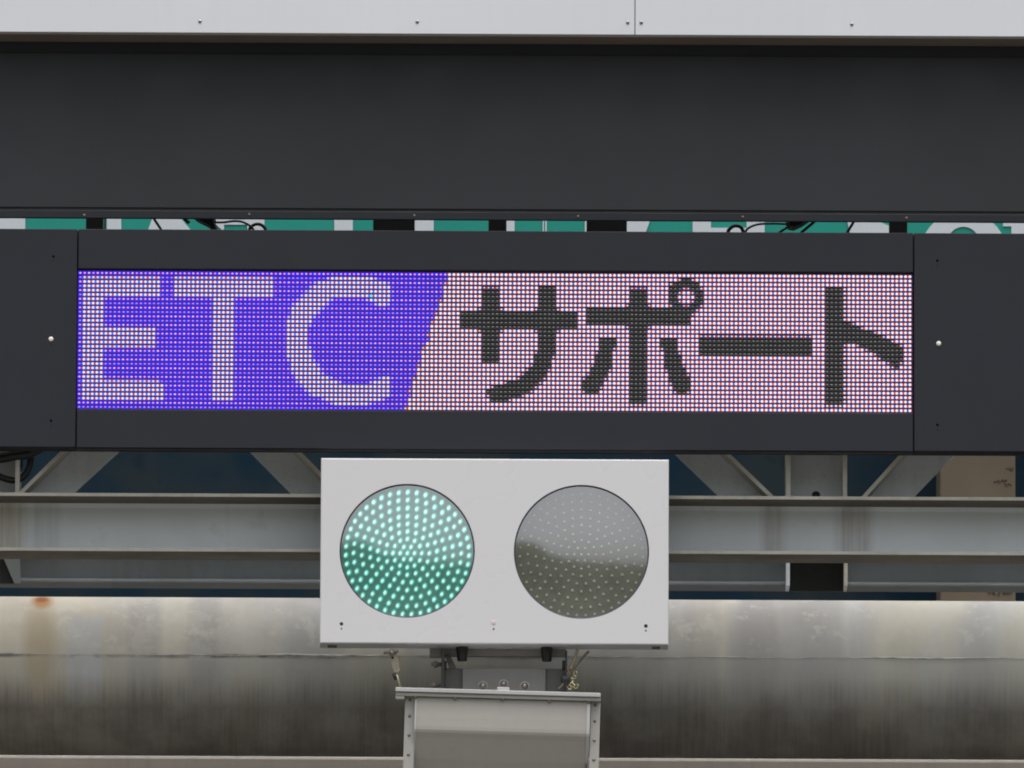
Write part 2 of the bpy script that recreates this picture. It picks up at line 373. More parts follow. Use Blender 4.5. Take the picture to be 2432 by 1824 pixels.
# ------------------------------------------------------------------ building behind: blue wall, beige column
YW = 2.6
mb = MB().box(-6, 6, YW, YW+0.25, 0, 8.2)
o = mb.build('building_wall', M_bluewall, loc=(0, YW, 0)); tag(o, 'dark blue painted wall with rust stains behind the truss', 'wall')
xc0, xc1 = X_(2232, 2.3, 1200), X_(2412, 2.3, 1200)
cc = thing('column', 'beige rust-chipped column against the dark blue wall at right', 'column', ((xc0+xc1)/2, 2.45, 0))
MB().box(xc0, xc1, 2.3, 2.59, 0, 8.0, 0.006).build('shaft', M_beige, cc)
mb = MB()
for (cx_, cy_, k_, sx_, sy_) in ((2378, 1143, 12, 8, 2), (2400, 1112, 6, 6, 3), (2385, 1408, 22, 22, 4), (2395, 1150, 5, 6, 5)):
    for q_ in range(k_):
        c0 = W(cx_ + random.gauss(0, sx_), min(cy_ + random.gauss(0, sy_), 1440), 2.3); n = 9; pts = []
        if c0.x > xc1 - 0.006: continue
        w_ = random.uniform(3, 10); h_ = random.uniform(2, 5)
        for i in range(n):
            an = 2*math.pi*i/n; k = 0.4 + 0.6*random.random()
            pts.append((c0.x + math.cos(an)*w_*0.5*S*k, c0.z + math.sin(an)*h_*0.5*S*k))
        mb.prism(pts, 2.2985 - 0.0001*q_, 2.2995)
ob = mb.build('rust_patch', paint('rust', (0.07, 0.035, 0.022), 0.8, 0.3, 40), cc)

# ------------------------------------------------------------------ low taupe beam behind the pipe
YB = 1.25
zb = Z_(1798, YB)
t = thing('box_beam', 'taupe box beam running below and behind the big pipe', 'beam', (0, YB, zb-0.3))
MB().box(-3.2, 3.2, YB, YB+0.3, zb-0.34, zb, 0.008).build('web', M_lowbeam, t)

# ------------------------------------------------------------------ big pipe
YP = 0.62; rp = 0.1905*K(YP)/S
# the silhouette of a horizontal cylinder: centre from top and bottom edges
zt, zl = Z_(1422, YP), Z_(1800, YP)
rp = (zt - zl)/2*math.cos(EL); zc = (zt + zl)/2
PL = 3.2
def on_pipe(px, py, lift=0.0):
    """front point of the pipe seen at that photo pixel"""
    d = (fwd + rt*((px-1216)*S/D) - up*((py-912)*S/D)).normalized()
    oy, oz = camloc.y - YP, camloc.z - zc
    A = d.y*d.y + d.z*d.z; Bq = 2*(oy*d.y + oz*d.z); Cq = oy*oy + oz*oz - (rp+lift)**2
    q = max(0, Bq*Bq - 4*A*Cq); tt = (-Bq - math.sqrt(q))/(2*A); return camloc + d*tt
zw = on_pipe(1216, 1559).z - zc
M_pipe = pipe_mat(zw, on_pipe(105, 1427).z - zc)
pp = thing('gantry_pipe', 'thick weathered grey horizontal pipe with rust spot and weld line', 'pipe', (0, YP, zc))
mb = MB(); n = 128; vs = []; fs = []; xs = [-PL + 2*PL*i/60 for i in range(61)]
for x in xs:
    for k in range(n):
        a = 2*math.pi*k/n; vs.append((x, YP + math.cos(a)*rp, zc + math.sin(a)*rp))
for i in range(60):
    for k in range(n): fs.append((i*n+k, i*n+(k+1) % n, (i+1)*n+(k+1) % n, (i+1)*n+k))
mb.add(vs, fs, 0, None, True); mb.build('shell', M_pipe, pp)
# weld bead along the pipe
pts = []; rad = []
ya = -math.sqrt(rp*rp - zw*zw)
for i in range(500):
    x = -PL + 2*PL*i/499
    pts.append((x, YP + ya + 0.0005, zc + zw + 0.0012*math.sin(i*0.31)*math.sin(i*0.07) + random.uniform(-0.0006, 0.0006)))
    rad.append(0.0008 + 0.0022*max(0, math.sin(i*0.11)*math.sin(i*0.053)) + random.uniform(0, 0.0008))
MB().tube(pts, rad, 6).build('weld_seam', paint('weld_grime', (0.44, 0.44, 0.41), 0.7, 0.4, 30), pp)

# ------------------------------------------------------------------ truss
tr = thing('steel_truss', 'pale grey steel truss of beams and diagonals behind the signal', 'truss', (0, 0.35, Z_(1320, 0.35)))
def zz(py, Y, px=1216): return Z_(py, Y, px)
YF = 0.225; YR = 0.95
TL = 3.0
def hbeam(py_top, py_bot, Yweb, half, th, name, mat, par, edge=True, front=None):
    front = front or (half, half)
    z1, z0 = zz(py_top, Yweb-front[0]), zz(py_bot, Yweb-front[1])
    o_ = MB().box(-TL, TL, Yweb-0.005, Yweb+0.005, z0+th, z1-th).build(name, mat, par)
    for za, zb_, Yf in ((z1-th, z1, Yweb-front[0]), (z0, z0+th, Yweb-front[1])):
        MB().box(-TL, TL, Yf, Yweb+half, za, zb_, 0.0015).build('flange', M_shadegrime if edge else mat, o_)  # flange body has its shade painted in; the nose strip stays light
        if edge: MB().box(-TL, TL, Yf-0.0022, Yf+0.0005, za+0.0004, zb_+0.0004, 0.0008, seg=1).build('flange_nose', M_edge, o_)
    # root fillets
    mb = MB()
    mb.extx([(Yweb-0.005, z1-th), (Yweb-0.015, z1-th), (Yweb-0.005, z1-th-0.010)], -TL, TL)
    mb.extx([(Yweb-0.005, z0+th), (Yweb-0.015, z0+th), (Yweb-0.005, z0+th+0.010)], -TL, TL)
    mb.build('weld_seam', mat, o_)
    return o_, z0, z1
ch, cz0, cz1 = hbeam(1176, 1314, YF, 0.085, 0.008, 'lower_chord', M_chord, tr, front=(0.125, 0.055))
# rear chord
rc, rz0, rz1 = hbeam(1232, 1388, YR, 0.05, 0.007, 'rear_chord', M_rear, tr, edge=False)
# top chord, hidden behind the LED sign for the most part
tc_, tz0, tz1 = hbeam(760, 860, YF, 0.06, 0.008, 'upper_chord', M_steel, tr)
YM = YF - 0.02
def member(p0l, p0r, p1l, p1r, flange_left, name='diagonal'):
    """web between two edges (photo px, top then bottom), flange standing on one edge"""
    def ext(pa, pb):      # extend upward to behind the sign
        a, b = Vector(pa), Vector(pb); d = (a-b).normalized(); return tuple(a + d*170)
    q0l, q0r = ext(p0l, p1l), ext(p0r, p1r)
    P = [W(*p, YM) for p in (q0l, q0r, p1r, p1l)]
    zb_ = cz1 - 0.001
    pts = [(P[0].x, P[0].z), (P[1].x, P[1].z), (P[2].x, zb_), (P[3].x, zb_)]
    o_ = MB().prism(pts, YM-0.004, YM+0.004).build(name, M_steel, tr)
    a, b = (pts[0], pts[3]) if flange_left else (pts[1], pts[2])
    dv = Vector((a[0]-b[0], a[1]-b[1])).normalized(); nv = Vector((-dv.y, dv.x)) * (1 if flange_left else -1)
    th = 0.009
    f = [(a[0], a[1]), (a[0]+nv.x*th, a[1]+nv.y*th), (b[0]+nv.x*th, b[1]+nv.y*th), (b[0], b[1])]
    MB().prism(f, YM-0.085, YM+0.03).build('flange', M_edge, o_)
    mb = MB(); c0 = (b[0]+nv.x*th*0.5, b[1])
    bm = bmesh.new(); bmesh.ops.create_icosphere(bm, subdivisions=2, radius=0.011)
    mb.frombm(bm, 0, True, Matrix.Translation((c0[0], YM-0.075, c0[1]+0.001)) @ Matrix.Diagonal((1.5, 1, 0.55, 1)))
    mb.build('weld_bead', M_edge, o_)
    return o_
member((160, 1075), (270, 1077), (55, 1172), (160, 1173), True)
member((605, 1077), (706, 1079), (708, 1175), (806, 1175), False)
member((1618, 1085), (1720, 1083), (1722, 1179), (1828, 1180), False)
member((2143, 1086), (2252, 1088), (2052, 1180), (2155, 1181), True)
def vpost(x0, x1, par=tr):
    Yb = YM; py = 1130
    a, b = X_(x0, Yb, py), X_(x1, Yb, py); ztop = zz(760, Yb) 
    o_ = MB().box(a+0.008, b-0.008, Yb-0.004, Yb+0.004, cz1-0.001, ztop).build('upright', M_steel, par)
    for q in ((a, a+0.011), (b-0.011, b)):
        MB().box(q[0], q[1], Yb-0.085, Yb+0.03, cz1-0.001, ztop, 0.0015).build('flange', M_edge, o_)
        mb = MB(); bm = bmesh.new(); bmesh.ops.create_icosphere(bm, subdivisions=2, radius=0.010)
        mb.frombm(bm, 0, True, Matrix.Translation(((q[0]+q[1])/2, Yb-0.078, cz1+0.001)) @ Matrix.Diagonal((1.5, 1, 0.5, 1))); mb.build('weld_bead', M_edge, o_)
    return o_
up1 = vpost(1865, 2010)
vpost(-98, 50)
# drain hole in the upright's foot
c0 = W(1938, 1176, YM-0.005); mb = MB(); mb.dome((c0.x, YM-0.0045, c0.z), 0.010, 0.0005, 20, 1); mb.build('drain_hole', M_dark, up1)
# cross ties between the front and rear chord
def crosstie(x0, x1):
    a, b = X_(x0, 0.45, 1350), X_(x1, 0.45, 1350)
    YT = YR-0.16; a, b = X_(x0, YT, 1350), X_(x1, YT, 1350); z0_, z1_ = zz(1387, YT), zz(1290, YT)
    o_ = MB().box(a, a+0.008, YT, YR-0.055, z0_, z1_).build('cross_tie', M_steel, tr)
    MB().box(b-0.008, b, YT, YR-0.055, z0_, z1_).build('flange', M_edge, o_)
    MB().box(a+0.008, b-0.008, YR-0.062, YR-0.056, z0_, z1_).build('stiffener', M_black, o_)
    MB().box(a, b, YT+0.02, YR-0.055, z1_+0.001, z1_+0.009).build('tie_plate', M_brk, o_)
crosstie(1868, 2013)
mb = MB()
A = [W(*p, YR-0.062) for p in ((-60, 1316), (6, 1316), (38, 1386), (-60, 1386))]
mb.prism([(p.x, p.z) for p in A], YR-0.066, YR-0.056); mb.build('gusset', M_black, tr)
A = [W(*p, YR-0.07) for p in ((4, 1316), (46, 1316), (50, 1386), (34, 1386))]
MB().prism([(p.x, p.z) for p in A], YR-0.075, YR-0.067).build('gusset', M_rear, tr)

# ------------------------------------------------------------------ white fascia panels at the top
YFA = -0.06
fz0 = zz(81.5, YFA); fz1 = fz0 + 0.22
seam = X_(1508, YFA, 40)
def fascia(x0, x1, label, screws):
    t = thing('fascia_panel', label, 'cladding panel', ((x0+x1)/2, YFA, fz0), 'white cladding panels along the top')
    MB().box(x0, x1, YFA, YFA+0.108, fz0, fz1, 0.0012, seg=1).build('sheet', M_white, t)
    for (px, py) in screws:
        c0 = W(px, py, YFA); MB().dome((c0.x, YFA+0.0005, c0.z), 0.0048, 0.003, 12, 3).build('screw', M_screw, t)
        sc = MB().dome((c0.x, YFA-0.0022, c0.z), 0.0019, 0.0005, 6, 1)
        sc.build('screw_socket', M_hole, [c for c in t.children][-1])
    return t
fascia(-2.9, seam-0.0009, 'long white cladding panel with screws, left of the seam', [(475, 51), (991, 52), (1491, 54)])
fascia(seam+0.0009, 2.9, 'white cladding panel with screws, right of the seam', [(1523, 54), (2023, 58)])
# strip closing the folded underside, its shade put into the brown colour
o = MB().box(-2.9, 2.9, YFA+0.004, YFA+0.105, fz0-0.004, fz0-0.0005).build('soffit_shade_strip', paint('shade_brown_soffit', (0.22, 0.18, 0.155), 0.6, 0.1, 5), loc=(0, YFA, fz0))
tag(o, 'brown strip under the white cladding with underside shade in its colour', 'trim')

# ------------------------------------------------------------------ upper charcoal sign board
UB = thing('sign_board', 'large blank charcoal sign board above the LED sign', 'sign board', (0, 0.1, zz(523, 0.035)))
Y1 = YFA + 0.112
ztop_ = fz0 + 0.02
za = zz(131, Y1-0.004); zb_ = zz(498, Y1-0.004); zc_ = zz(504, 0.04); zd = zz(523, 0.036)
MB().box(-2.7, 2.7, Y1+0.001, 0.15, zc_+0.03, fz0+0.2).build('body', M_face, UB)
MB().box(-2.7, 2.7, Y1-0.002, Y1+0.012, zb_-0.02, zb_+0.05).build('groove_strip', M_black, UB)
MB().box(-2.7, 2.7, Y1-0.006, Y1+0.0015, zb_, za, 0.0015).build('face_panel', M_face, UB)
MB().box(-2.7, 2.7, 0.036, 0.046, zd, zc_, 0.002).build('bottom_lip', M_dark, UB)
for i, (px, py) in enumerate(((200, 511), (592, 509.5), (984, 512), (1373, 514), (1764, 515.5), (2153, 518))):
    c0 = W(px, py, 0.036); MB().dome((c0.x, 0.0365, c0.z), 0.0036, 0.0026, 10, 3).build('screw', M_dscrew, UB)
for px in (208, 595, 986, 1376, 1765, 2155):
    c0 = W(px, 112.5 + (px-1216)*0.0045, Y1+0.001); MB().dome((c0.x, Y1+0.0012, c0.z), 0.0028, 0.0016, 8, 2).build('rivet', M_dark, UB)

# ------------------------------------------------------------------ green road sign glimpsed through the slot
YG = 2.1
gz0, gz1 = zz(640, YG), zz(430, YG)
GS = thing('road_sign', 'green road sign with large white characters seen through the slot', 'road sign', (0, YG, gz0))
MB().box(-2.6, 2.6, YG, YG+0.04, gz0, gz1).build('backing', M_green, GS)
def gpoly(pts, name='character', Yo=0.003, mat=None):
    P = [W(x, y, YG) for x, y in pts]
    return MB().prism([(p.x, p.z) for p in P], YG-Yo, YG-0.0005).build(name, mat or M_swhite, GS)
T0, B0 = 490, 585
gpoly([(-160, T0), (60, T0), (60, B0), (-160, B0)])
gpoly([(254, T0), (288, T0), (288, B0), (254, B0)])
gpoly([(372, T0), (404, T0), (486, B0), (338, B0)])
gpoly([(497, T0), (628, T0), (628, B0), (589, B0), (587, 534), (532, 534), (532, B0), (518, B0), (532, 552), (500, 520)])
gpoly([(794, T0), (838, T0), (838, B0), (794, B0)])
gpoly([(985, T0), (1030, T0), (1030, B0), (985, B0)])
gpoly([(1203, T0), (1222, T0), (1222, B0), (1203, B0)])
gpoly([(1289, T0), (1292, T0), (1292, B0), (1289, B0)]); gpoly([(1295, T0), (1298.5, T0), (1298.5, B0), (1295, B0)])
gpoly([(1389, T0), (1393, T0), (1393, B0), (1389, B0)])
gpoly([(1488, T0), (1556, T0), (1522, B0), (1488, B0)])
gpoly([(1645, T0), (1688.5, T0), (1688.5, 541.5), (1773, 541.5), (1773, T0), (1816, T0), (1816, B0), (1645, B0)])
def arc(cx, cy, r, a0, a1, n=14): return [(cx + r*math.cos(R(a0+(a1-a0)*i/n)), cy + r*math.sin(R(a0+(a1-a0)*i/n))) for i in range(n+1)]
gpoly([(1996, T0), (2080, T0), (2085, 526), (2112, 537), (2112, B0), (2032, B0), (2018, 552), (2012, 526)])
ring = arc(2288, 606, 104, 200, 340); inner = arc(2288, 577, 38, 340, 200)
gpoly(ring + inner)
gpoly([(2382, T0), (2560, T0), (2560, B0), (2402, B0), (2402, 538), (2382, 538)])
# black mounting posts in front of the sign
for (x0, x1, lab) in ((204, 245, 'narrow black post behind the slot near the left end of the LED sign'),
                 (886, 985, 'wide black post behind the slot above the green signal lamp'),
                 (1160, 1203, 'narrow black post behind the slot between the two wide ones'),
                 (1393, 1489, 'wide black post behind the slot above the unlit signal lamp'),
                 (2112, 2155, 'narrow black post behind the slot near the right end of the LED sign')):
    a, b = X_(x0, 0.37, 535), X_(x1, 0.37, 535)
    z0_, z1_ = zz(600, 0.37), zz(470, 0.37)
    t = thing('support_post', lab, 'post', ((a+b)/2, 0.37, z0_), 'black posts holding the signs')
    MB().box(a, b, 0.37, 0.405, z0_, z1_, 0.002).build('post_body', M_black, t)
    if x0 == 204: MB().box(b+0.002, b+0.006, 0.38, 0.40, z0_, z1_).build('edge_strip', M_brk, t)
# cables in the slot
def cable(name, label, pts, r, Y, cat='cable', mat=None, group=None):
    P = [W(p[0], p[1], Y + (p[2] if len(p) > 2 else 0)) for p in pts]; sp = smooth_path(P)
    c0 = P[0]
    o_ = MB().tube([p for p in sp], r*S, 8).build(name, mat or M_cable, loc=c0); tag(o_, label, cat, group); return o_
YC = 0.24
cable('cable', 'short black cable slanting down at far left of the slot', [(358, 505), (368, 523), (384, 548), (392, 570)], 3.2, YC)
cable('cable', 'thick black cable end beside the left splice sleeve in the slot', [(425, 505), (438, 519), (449, 530)], 4.4, YC)
cable('cable', 'thin wavy black cable from the left splice to its coil', [(505, 528), (530, 528), (558, 525), (578, 528), (598, 540), (606, 556)], 2.8, YC-0.01)
cable('cable', 'black cable looping like a small arch right of the left splice', [(590, 560), (594, 542), (606, 533), (620, 534), (630, 544), (634, 562)], 4.0, YC+0.01)
cable('cable', 'black cable looping like a small arch left of the right splice', [(1727, 562), (1731, 546), (1745, 536), (1760, 540), (1767, 556)], 4.4, YC+0.01)
cable('cable', 'thin wavy black cable running from coil to the right splice', [(1766, 560), (1776, 543), (1800, 533), (1835, 531), (1868, 532)], 2.8, YC-0.01)
cable('cable', 'black cable leaving the right splice downward left', [(1878, 535), (1860, 546), (1840, 560)], 3.2, YC)
cable('cable', 'black slanting cable just right of the right splice', [(1950, 512), (1936, 525), (1905, 551), (1890, 565)], 3.4, YC)
cable('cable', 'short black cable slanting down at far right of the slot', [(2036, 512), (2028, 526), (2014, 549), (2006, 562)], 3.4, YC)
def splice(pts, label):
    P = [W(x, y, YC) for x, y in pts]
    cx = sum(p.x for p in P)/len(P); cz = sum(p.z for p in P)/len(P)
    mb = MB()
    n = len(P); lay = ((0.02, 0.7), (0.008, 1.0), (-0.012, 1.0), (-0.024, 0.7)); vs = []
    for dy, k in lay: vs += [(cx+(p.x-cx)*k, YC+dy, cz+(p.z-cz)*k) for p in P]
    fs = [tuple(range(n)), tuple(range(3*n, 4*n))]
    for l in range(3): fs += [(l*n+i, l*n+(i+1) % n, (l+1)*n+(i+1) % n, (l+1)*n+i) for i in range(n)]
    mb.add(vs, fs); o_ = mb.build('splice_sleeve', paint('tape_wrap', (0.016, 0.013, 0.013), 0.6, 0.2, 40, bump=0.5), loc=(cx, YC, cz)); tag(o_, label, 'cable splice')
splice([(452, 512), (500, 512), (513, 524), (512, 532), (520, 552), (506, 552), (498, 541), (470, 527)], 'black taped cable splice in the slot left of centre')
splice([(1868, 512), (1945, 510), (1905, 538), (1885, 547), (1872, 545), (1866, 533)], 'black taped cable splice in the slot right of centre')

# ------------------------------------------------------------------ LED sign
zt_, zb2 = zz(548.5, 0.0), zz(1068, 0.0)
LS = thing('led_sign', 'wide charcoal message sign with lit purple and white LED screen', 'LED sign', (0, 0.06, zb2))
xl, xr = X_(182, 0, 810), X_(2170.5, 0, 810)
sx0, sx1 = X_(184.2, 0, 810), X_(2167.5, 0, 815)
sz1, sz0 = zz(642.5, 0), zz(977, 0)
MB().box(-1.95, 1.95, 0.03, 0.075, zb2+0.002, zt_-0.002).build('housing', M_darker, LS)
MB().box(xl+0.0022, xr-0.0022, 0, 0.032, sz1, zt_, 0.0015).build('top_strip', M_dark, LS)
MB().box(xl+0.0022, xr-0.0022, 0, 0.032, zb2, sz0, 0.0015).build('bottom_strip', M_dark, LS)
MB().box(xl+0.002, xr-0.002, 0.006, 0.034, zb2-0.004, zb2-0.0005).build('drip_rail', M_black, LS)
for (a, b, side) in ((-1.95, xl-0.0006, 'l'), (xr+0.0006, 1.95, 'r')):
    e = MB().box(a, b, 0.001, 0.0325, zb2+0.001, zt_, 0.0018).build('end_panel', M_dark, LS)
    hx = [(127, 609, 127, 619), (121, 999, 121, 1010)] if side == 'l' else [(2226, 619, 2226, 631), (2226.5, 1009, 2226.5, 1021)]
    for (px, py, qx, qy) in hx:
        c0 = W(px, py, 0); MB().dome((c0.x, 0.0012, c0.z), 0.0050, 0.0006, 16, 1).build('keyhole', M_hole, e)
        c0 = W(qx, qy, 0); MB().dome((c0.x, 0.0012, c0.z), 0.0021, 0.0005, 10, 1).build('pin_hole', M_hole, e)
    bx = (121, 805, 121, 818) if side == 'l' else (2229.5, 815.5, 2229.5, 828)
    c0 = W(bx[0], bx[1], 0); MB().dome((c0.x, 0.0015, c0.z), 0.0060, 0.0025, 20, 4).build('cap_plug', M_button, e)
    c0 = W(bx[2], bx[3], 0); MB().dome((c0.x, 0.0012, c0.z), 0.0024, 0.0005, 10, 1).build('pin_hole', M_hole, e)
# faint edge trim highlights along the top
MB().box(-1.949, 1.949, 0.0335, 0.074, zt_-0.0015, zt_+0.0015).build('top_flashing', M_darker, LS)

NC, NR = 192, 32
def rng(a, b): return set(range(a, b+1))
# -- bitmap: each character as {(col,row): level}
def E():
    d = {}
    for r in range(1, 30):
        for c in rng(1, 5): d[c, r] = 1
    for r in range(1, 6):
        for c in rng(1, 18): d[c, r] = 1
    for r in range(13, 18):
        for c in rng(1, 17): d[c, r] = 1
    for r in range(25, 30):
        for c in rng(1, 18 if r == 25 else 19): d[c, r] = 1
    for c in rng(1, 18): d[c, 1] = 0.6
    for c in rng(6, 17): d[c, 17] = 0.6
    for c in rng(6, 18): d[c, 25] = 0.6
    return d
def Tt():
    d = {}
    for r in range(1, 6):
        for c in rng(22, 44): d[c, r] = 0.6 if r == 1 else 1
    for r in range(6, 30):
        for c in rng(31, 35): d[c, r] = 1
    return d
Crows = {1:[(58,67)],2:[(55,70)],3:[(54,71)],4:[(53,71)],5:[(52,71)],6:[(51,57),(67,71)],7:[(50,56),(69,70)],8:[(49,55)],9:[(49,54)],10:[(49,53)],
 11:[(48,53)],12:[(48,52)],13:[(48,52)],14:[(48,52)],15:[(48,52)],16:[(48,52)],17:[(48,52)],18:[(48,53)],19:[(48,53)],20:[(49,53)],21:[(49,54)],22:[(49,55)],
 23:[(50,55)],24:[(50,57),(70,71)],25:[(51,59),(68,71)],26:[(52,71)],27:[(53,71)],28:[(54,71)],29:[(57,69)],30:[(59,66)]}
def fromrows(rows):
    d = {}
    for r, segs in rows.items():
        for a, b in segs:
            for c in rng(a, b): d[c, r] = 1
    return d
SA = {}
for r in range(4, 21): SA.setdefault(r, []).append((93, 96))
for r in range(9, 13): SA.setdefault(r, []).append((88, 114))
for r in range(3, 19): SA.setdefault(r, []).append((106, 109))
for r, s_ in {19:(105,108),20:(105,108),21:(105,108),22:(104,107),23:(103,107),24:(102,106),25:(99,105),26:(96,104),27:(94,103),28:(95,101),29:(95,98)}.items(): SA.setdefault(r, []).append(s_)
PO = {}
for r in range(8, 12): PO.setdefault(r, []).append((117, 141 if r == 8 else 140))
for r in range(4, 30): PO.setdefault(r, []).append((127, 130))
for r, s_ in {15:(120,123),16:(120,123),17:(120,122),18:(120,122),19:(119,122),20:(119,122),21:(119,122),22:(118,121),23:(118,121),24:(117,120),25:(116,120),26:(116,119),27:(117,119)}.items(): PO.setdefault(r, []).append(s_)
for r, s_ in {15:(134,137),16:(134,137),17:(135,137),18:(135,137),19:(135,138),20:(135,138),21:(135,138),22:(136,139),23:(136,139),24:(136,140),25:(137,140),26:(137,140),27:(138,139)}.items(): PO.setdefault(r, []).append(s_)
for r, ss in {1:[(139,140)],2:[(137,142)],3:[(136,138),(141,142)],4:[(136,137),(142,143)],5:[(136,137),(142,143)],6:[(136,137),(142,143)],7:[(137,138),(141,142)]}.items():
    for s_ in ss: PO.setdefault(r, []).append(s_)
BA = {r: [(143, 168)] for r in range(15, 19)}
TO = {r: [(172, 175)] for r in range(3, 30)}
for r, s_ in {11:(176,177),12:(176,179),13:(176,182),14:(176,184),15:(176,186),16:(180,188),17:(182,189),18:(184,189),19:(185,189),20:(187,188),21:(188,188)}.items(): TO[r] = TO[r] + [s_]
letters = [('letter', 'white lit letter E', E()), ('letter', 'white lit letter T', Tt()), ('letter', 'white lit letter C', fromrows(Crows))]
po = fromrows(PO)
leg_l = {k: v for k, v in po.items() if k[1] >= 15 and k[0] <= 123}; leg_r = {k: v for k, v in po.items() if k[1] >= 15 and k[0] >= 134}
po = {k: v for k, v in po.items() if k not in leg_l and k not in leg_r}
kana = [('character', 'dark katakana character SA', fromrows(SA)), ('character', 'cross and ring of dark katakana character PO', po),
        ('character_stroke', 'left leg of dark katakana PO', leg_l), ('character_stroke', 'right leg of dark katakana PO', leg_r),
        ('character', 'dark long vowel bar', fromrows(BA)), ('character', 'dark katakana character TO', fromrows(TO))]
edge = [85,85,85,84,84,84,84,83,83,83,82,82,81,81,81,81,80,80,79,79,79,79,78,78,78,77,77,77,77,76,76,76]
lit = {}; dark = {}
for i, (_, _, d) in enumerate(letters):
    for k, v in d.items(): lit[k] = (v, i)
for i, (_, _, d) in enumerate(kana):
    for k in d: dark[k] = i
semi = {}
esemi = {(edge[r]-1, r): 0.6 for r in (2, 6, 9, 11, 14, 17, 21, 24, 27, 31)}
semi.update(esemi)
def isd(c, r): return (c, r) in dark
for c in range(NC):
    for r in range(NR):
        if (c, r) in dark or (c, r) in lit: continue
        hN = isd(c-1, r) or isd(c+1, r); vN = isd(c, r-1) or isd(c, r+1)
        if hN and vN: semi[c, r] = 0.62
        hL = (c-1, r) in lit or (c+1, r) in lit; vL = (c, r-1) in lit or (c, r+1) in lit
        if hL and vL and 46 < c < 74: semi[c, r] = 0.5
for c in list(range(93, 97)) + list(range(127, 131)): semi[c, 3] = 0.5
for c in range(143, 169): semi[c, 14] = 0.6
for c in list(range(127, 131)) + list(range(172, 176)): semi[c, 30] = 0.75
for r in list(range(3, 11)) + list(range(17, 30)): semi[176, r] = 0.8
for k in ((139, 3), (140, 3), (139, 7), (140, 7)): semi[k] = 0.5
pX = (2161.9 - 188.6)/191*S; pZ = (zz(650.7, 0) - zz(969.0, 0))/31
x00 = X_(189.0, 0, 810); z00 = zz(650.7, 0)
YL = 0.014
MB().box(sx0, sx1, YL, 0.029, sz0, sz1).build('mask_plate', M_ledboard, LS)
scr = MB(); subs = [MB() for _ in letters]; subk = [MB() for _ in kana]
ledo = MB()
def sg(c, k=1.0): # display-ish sRGB 0-255 -> linear emission
    return tuple((((x/255+0.055)/1.055)**2.4 if x/255 > 0.04045 else x/255/12.92)*k for x in c) + (1,)
def disc(mb, x, y, z, rx, rz, col, n=10, dy=0.002):
    vs = [(x + math.cos(2*math.pi*i/n)*rx, y, z + math.sin(2*math.pi*i/n)*rz) for i in range(n)] + [(x, y-dy, z)]
    mb.add(vs, [(i, (i+1) % n, n) for i in range(n)], 0, col)
def quad(mb, x0, x1, z0, z1, y, col): mb.add([(x0, y, z0), (x1, y, z0), (x1, y, z1), (x0, y, z1)], [(0, 1, 2, 3)], 0, col)
def jit(c, a=0.10):
    k = 1 + random.uniform(-a, a); return tuple(x*k for x in c[:3]) + (1,)
mod_gain = {}
def gain(c, r, col):
    k = mod_gain.setdefault((c//16, r//16), 1 + random.uniform(-0.05, 0.05))
    k *= 1 + 0.06*math.sin(c*0.045+0.8)
    return tuple(x*k for x in col[:3]) + (1,)
def state(c, r):
    if (c, r) in lit: return 'L'
    if (c, r) in dark: return 'D'
    return 'W' if c >= edge[r] or (c, r) in esemi else 'B'
GAP = {'W': (sg((178, 46, 84)), sg((62, 62, 168))), 'L': (sg((150, 62, 130)), sg((70, 92, 226))), 'B': (sg((76, 14, 188)), sg((36, 32, 238)))}
for r in range(NR):
    z = z00 - r*pZ
    for c in range(NC):
        x = x00 + c*pX; s_ = state(c, r)
        mb = scr if s_ in 'WB' else (subs[lit[c, r][1]] if s_ == 'L' else subk[dark[c, r]])
        par = (c + r) % 2
        if s_ == 'D':
            mb.dome((x, YL-0.0004, z-0.0008), 0.0030, 0.002, 8, 2, 0, 1.0, 0.62, 0, (0.02, 0.02, 0.018, 1)); continue
        # coloured chips either side of the bright centre
        left = GAP[s_][0 if par else 1]; right = GAP[s_][1 if par else 0]
        zh = 0.37*pZ if s_ != 'B' else 0.44*pZ
        if s_ == 'W' and (c, r) in semi and (c, r) not in esemi: zh *= 0.55
        quad(mb, x-pX/2, x, z-zh, z+zh, YL-0.0006, gain(c, r, jit(left))); quad(mb, x, x+pX/2, z-zh, z+zh, YL-0.0006, gain(c, r, jit(right)))
        if s_ == 'W':
            kk = semi.get((c, r), 1.0)
            disc(mb, x, YL-0.0014, z, 0.0034*kk, 0.0033*kk, (0.95, 0.90, 0.95, 1) if par == 0 else (0.95, 0.86, 0.76, 1))
        elif s_ == 'L':
            lv = lit[c, r][0]
            if (c, r) == (67, 5): disc(mb, x, YL-0.0014, z, 0.0033, 0.0033, (0.1, 1.0, 0.85, 1))
            else: disc(mb, x, YL-0.0014, z, 0.0031*(0.88 if lv < 1 else 1), 0.0031*(0.8 if lv < 1 else 1), (0.90, 0.84, 0.96, 1) if lv == 1 else (0.9, 0.72, 1.0, 1))
        else:
            odd = r % 2 == 0
            if (c, r) in semi: disc(mb, x, YL-0.0014, z, 0.0030, 0.0026, (0.8, 0.62, 0.95, 1)); continue
            disc(mb, x, YL-0.0014, z, 0.0027, 0.0021 if odd else 0.0018, jit((0.95, 0.32, 1.0, 1) if par else (0.85, 0.5, 1.0, 1)) if odd else jit((0.5, 0.28, 1.0, 1)))
ls_ = scr.build('led_screen', M_led, LS, attr=True)
for (nm, lb, _), mb in zip(letters, subs):
    o_ = mb.build(nm, M_led, ls_, attr=True); o_['label'] = lb
for (nm, lb, _), mb in zip(kana, subk):
    o_ = mb.build(nm, M_ledoff, ls_); o_['label'] = lb
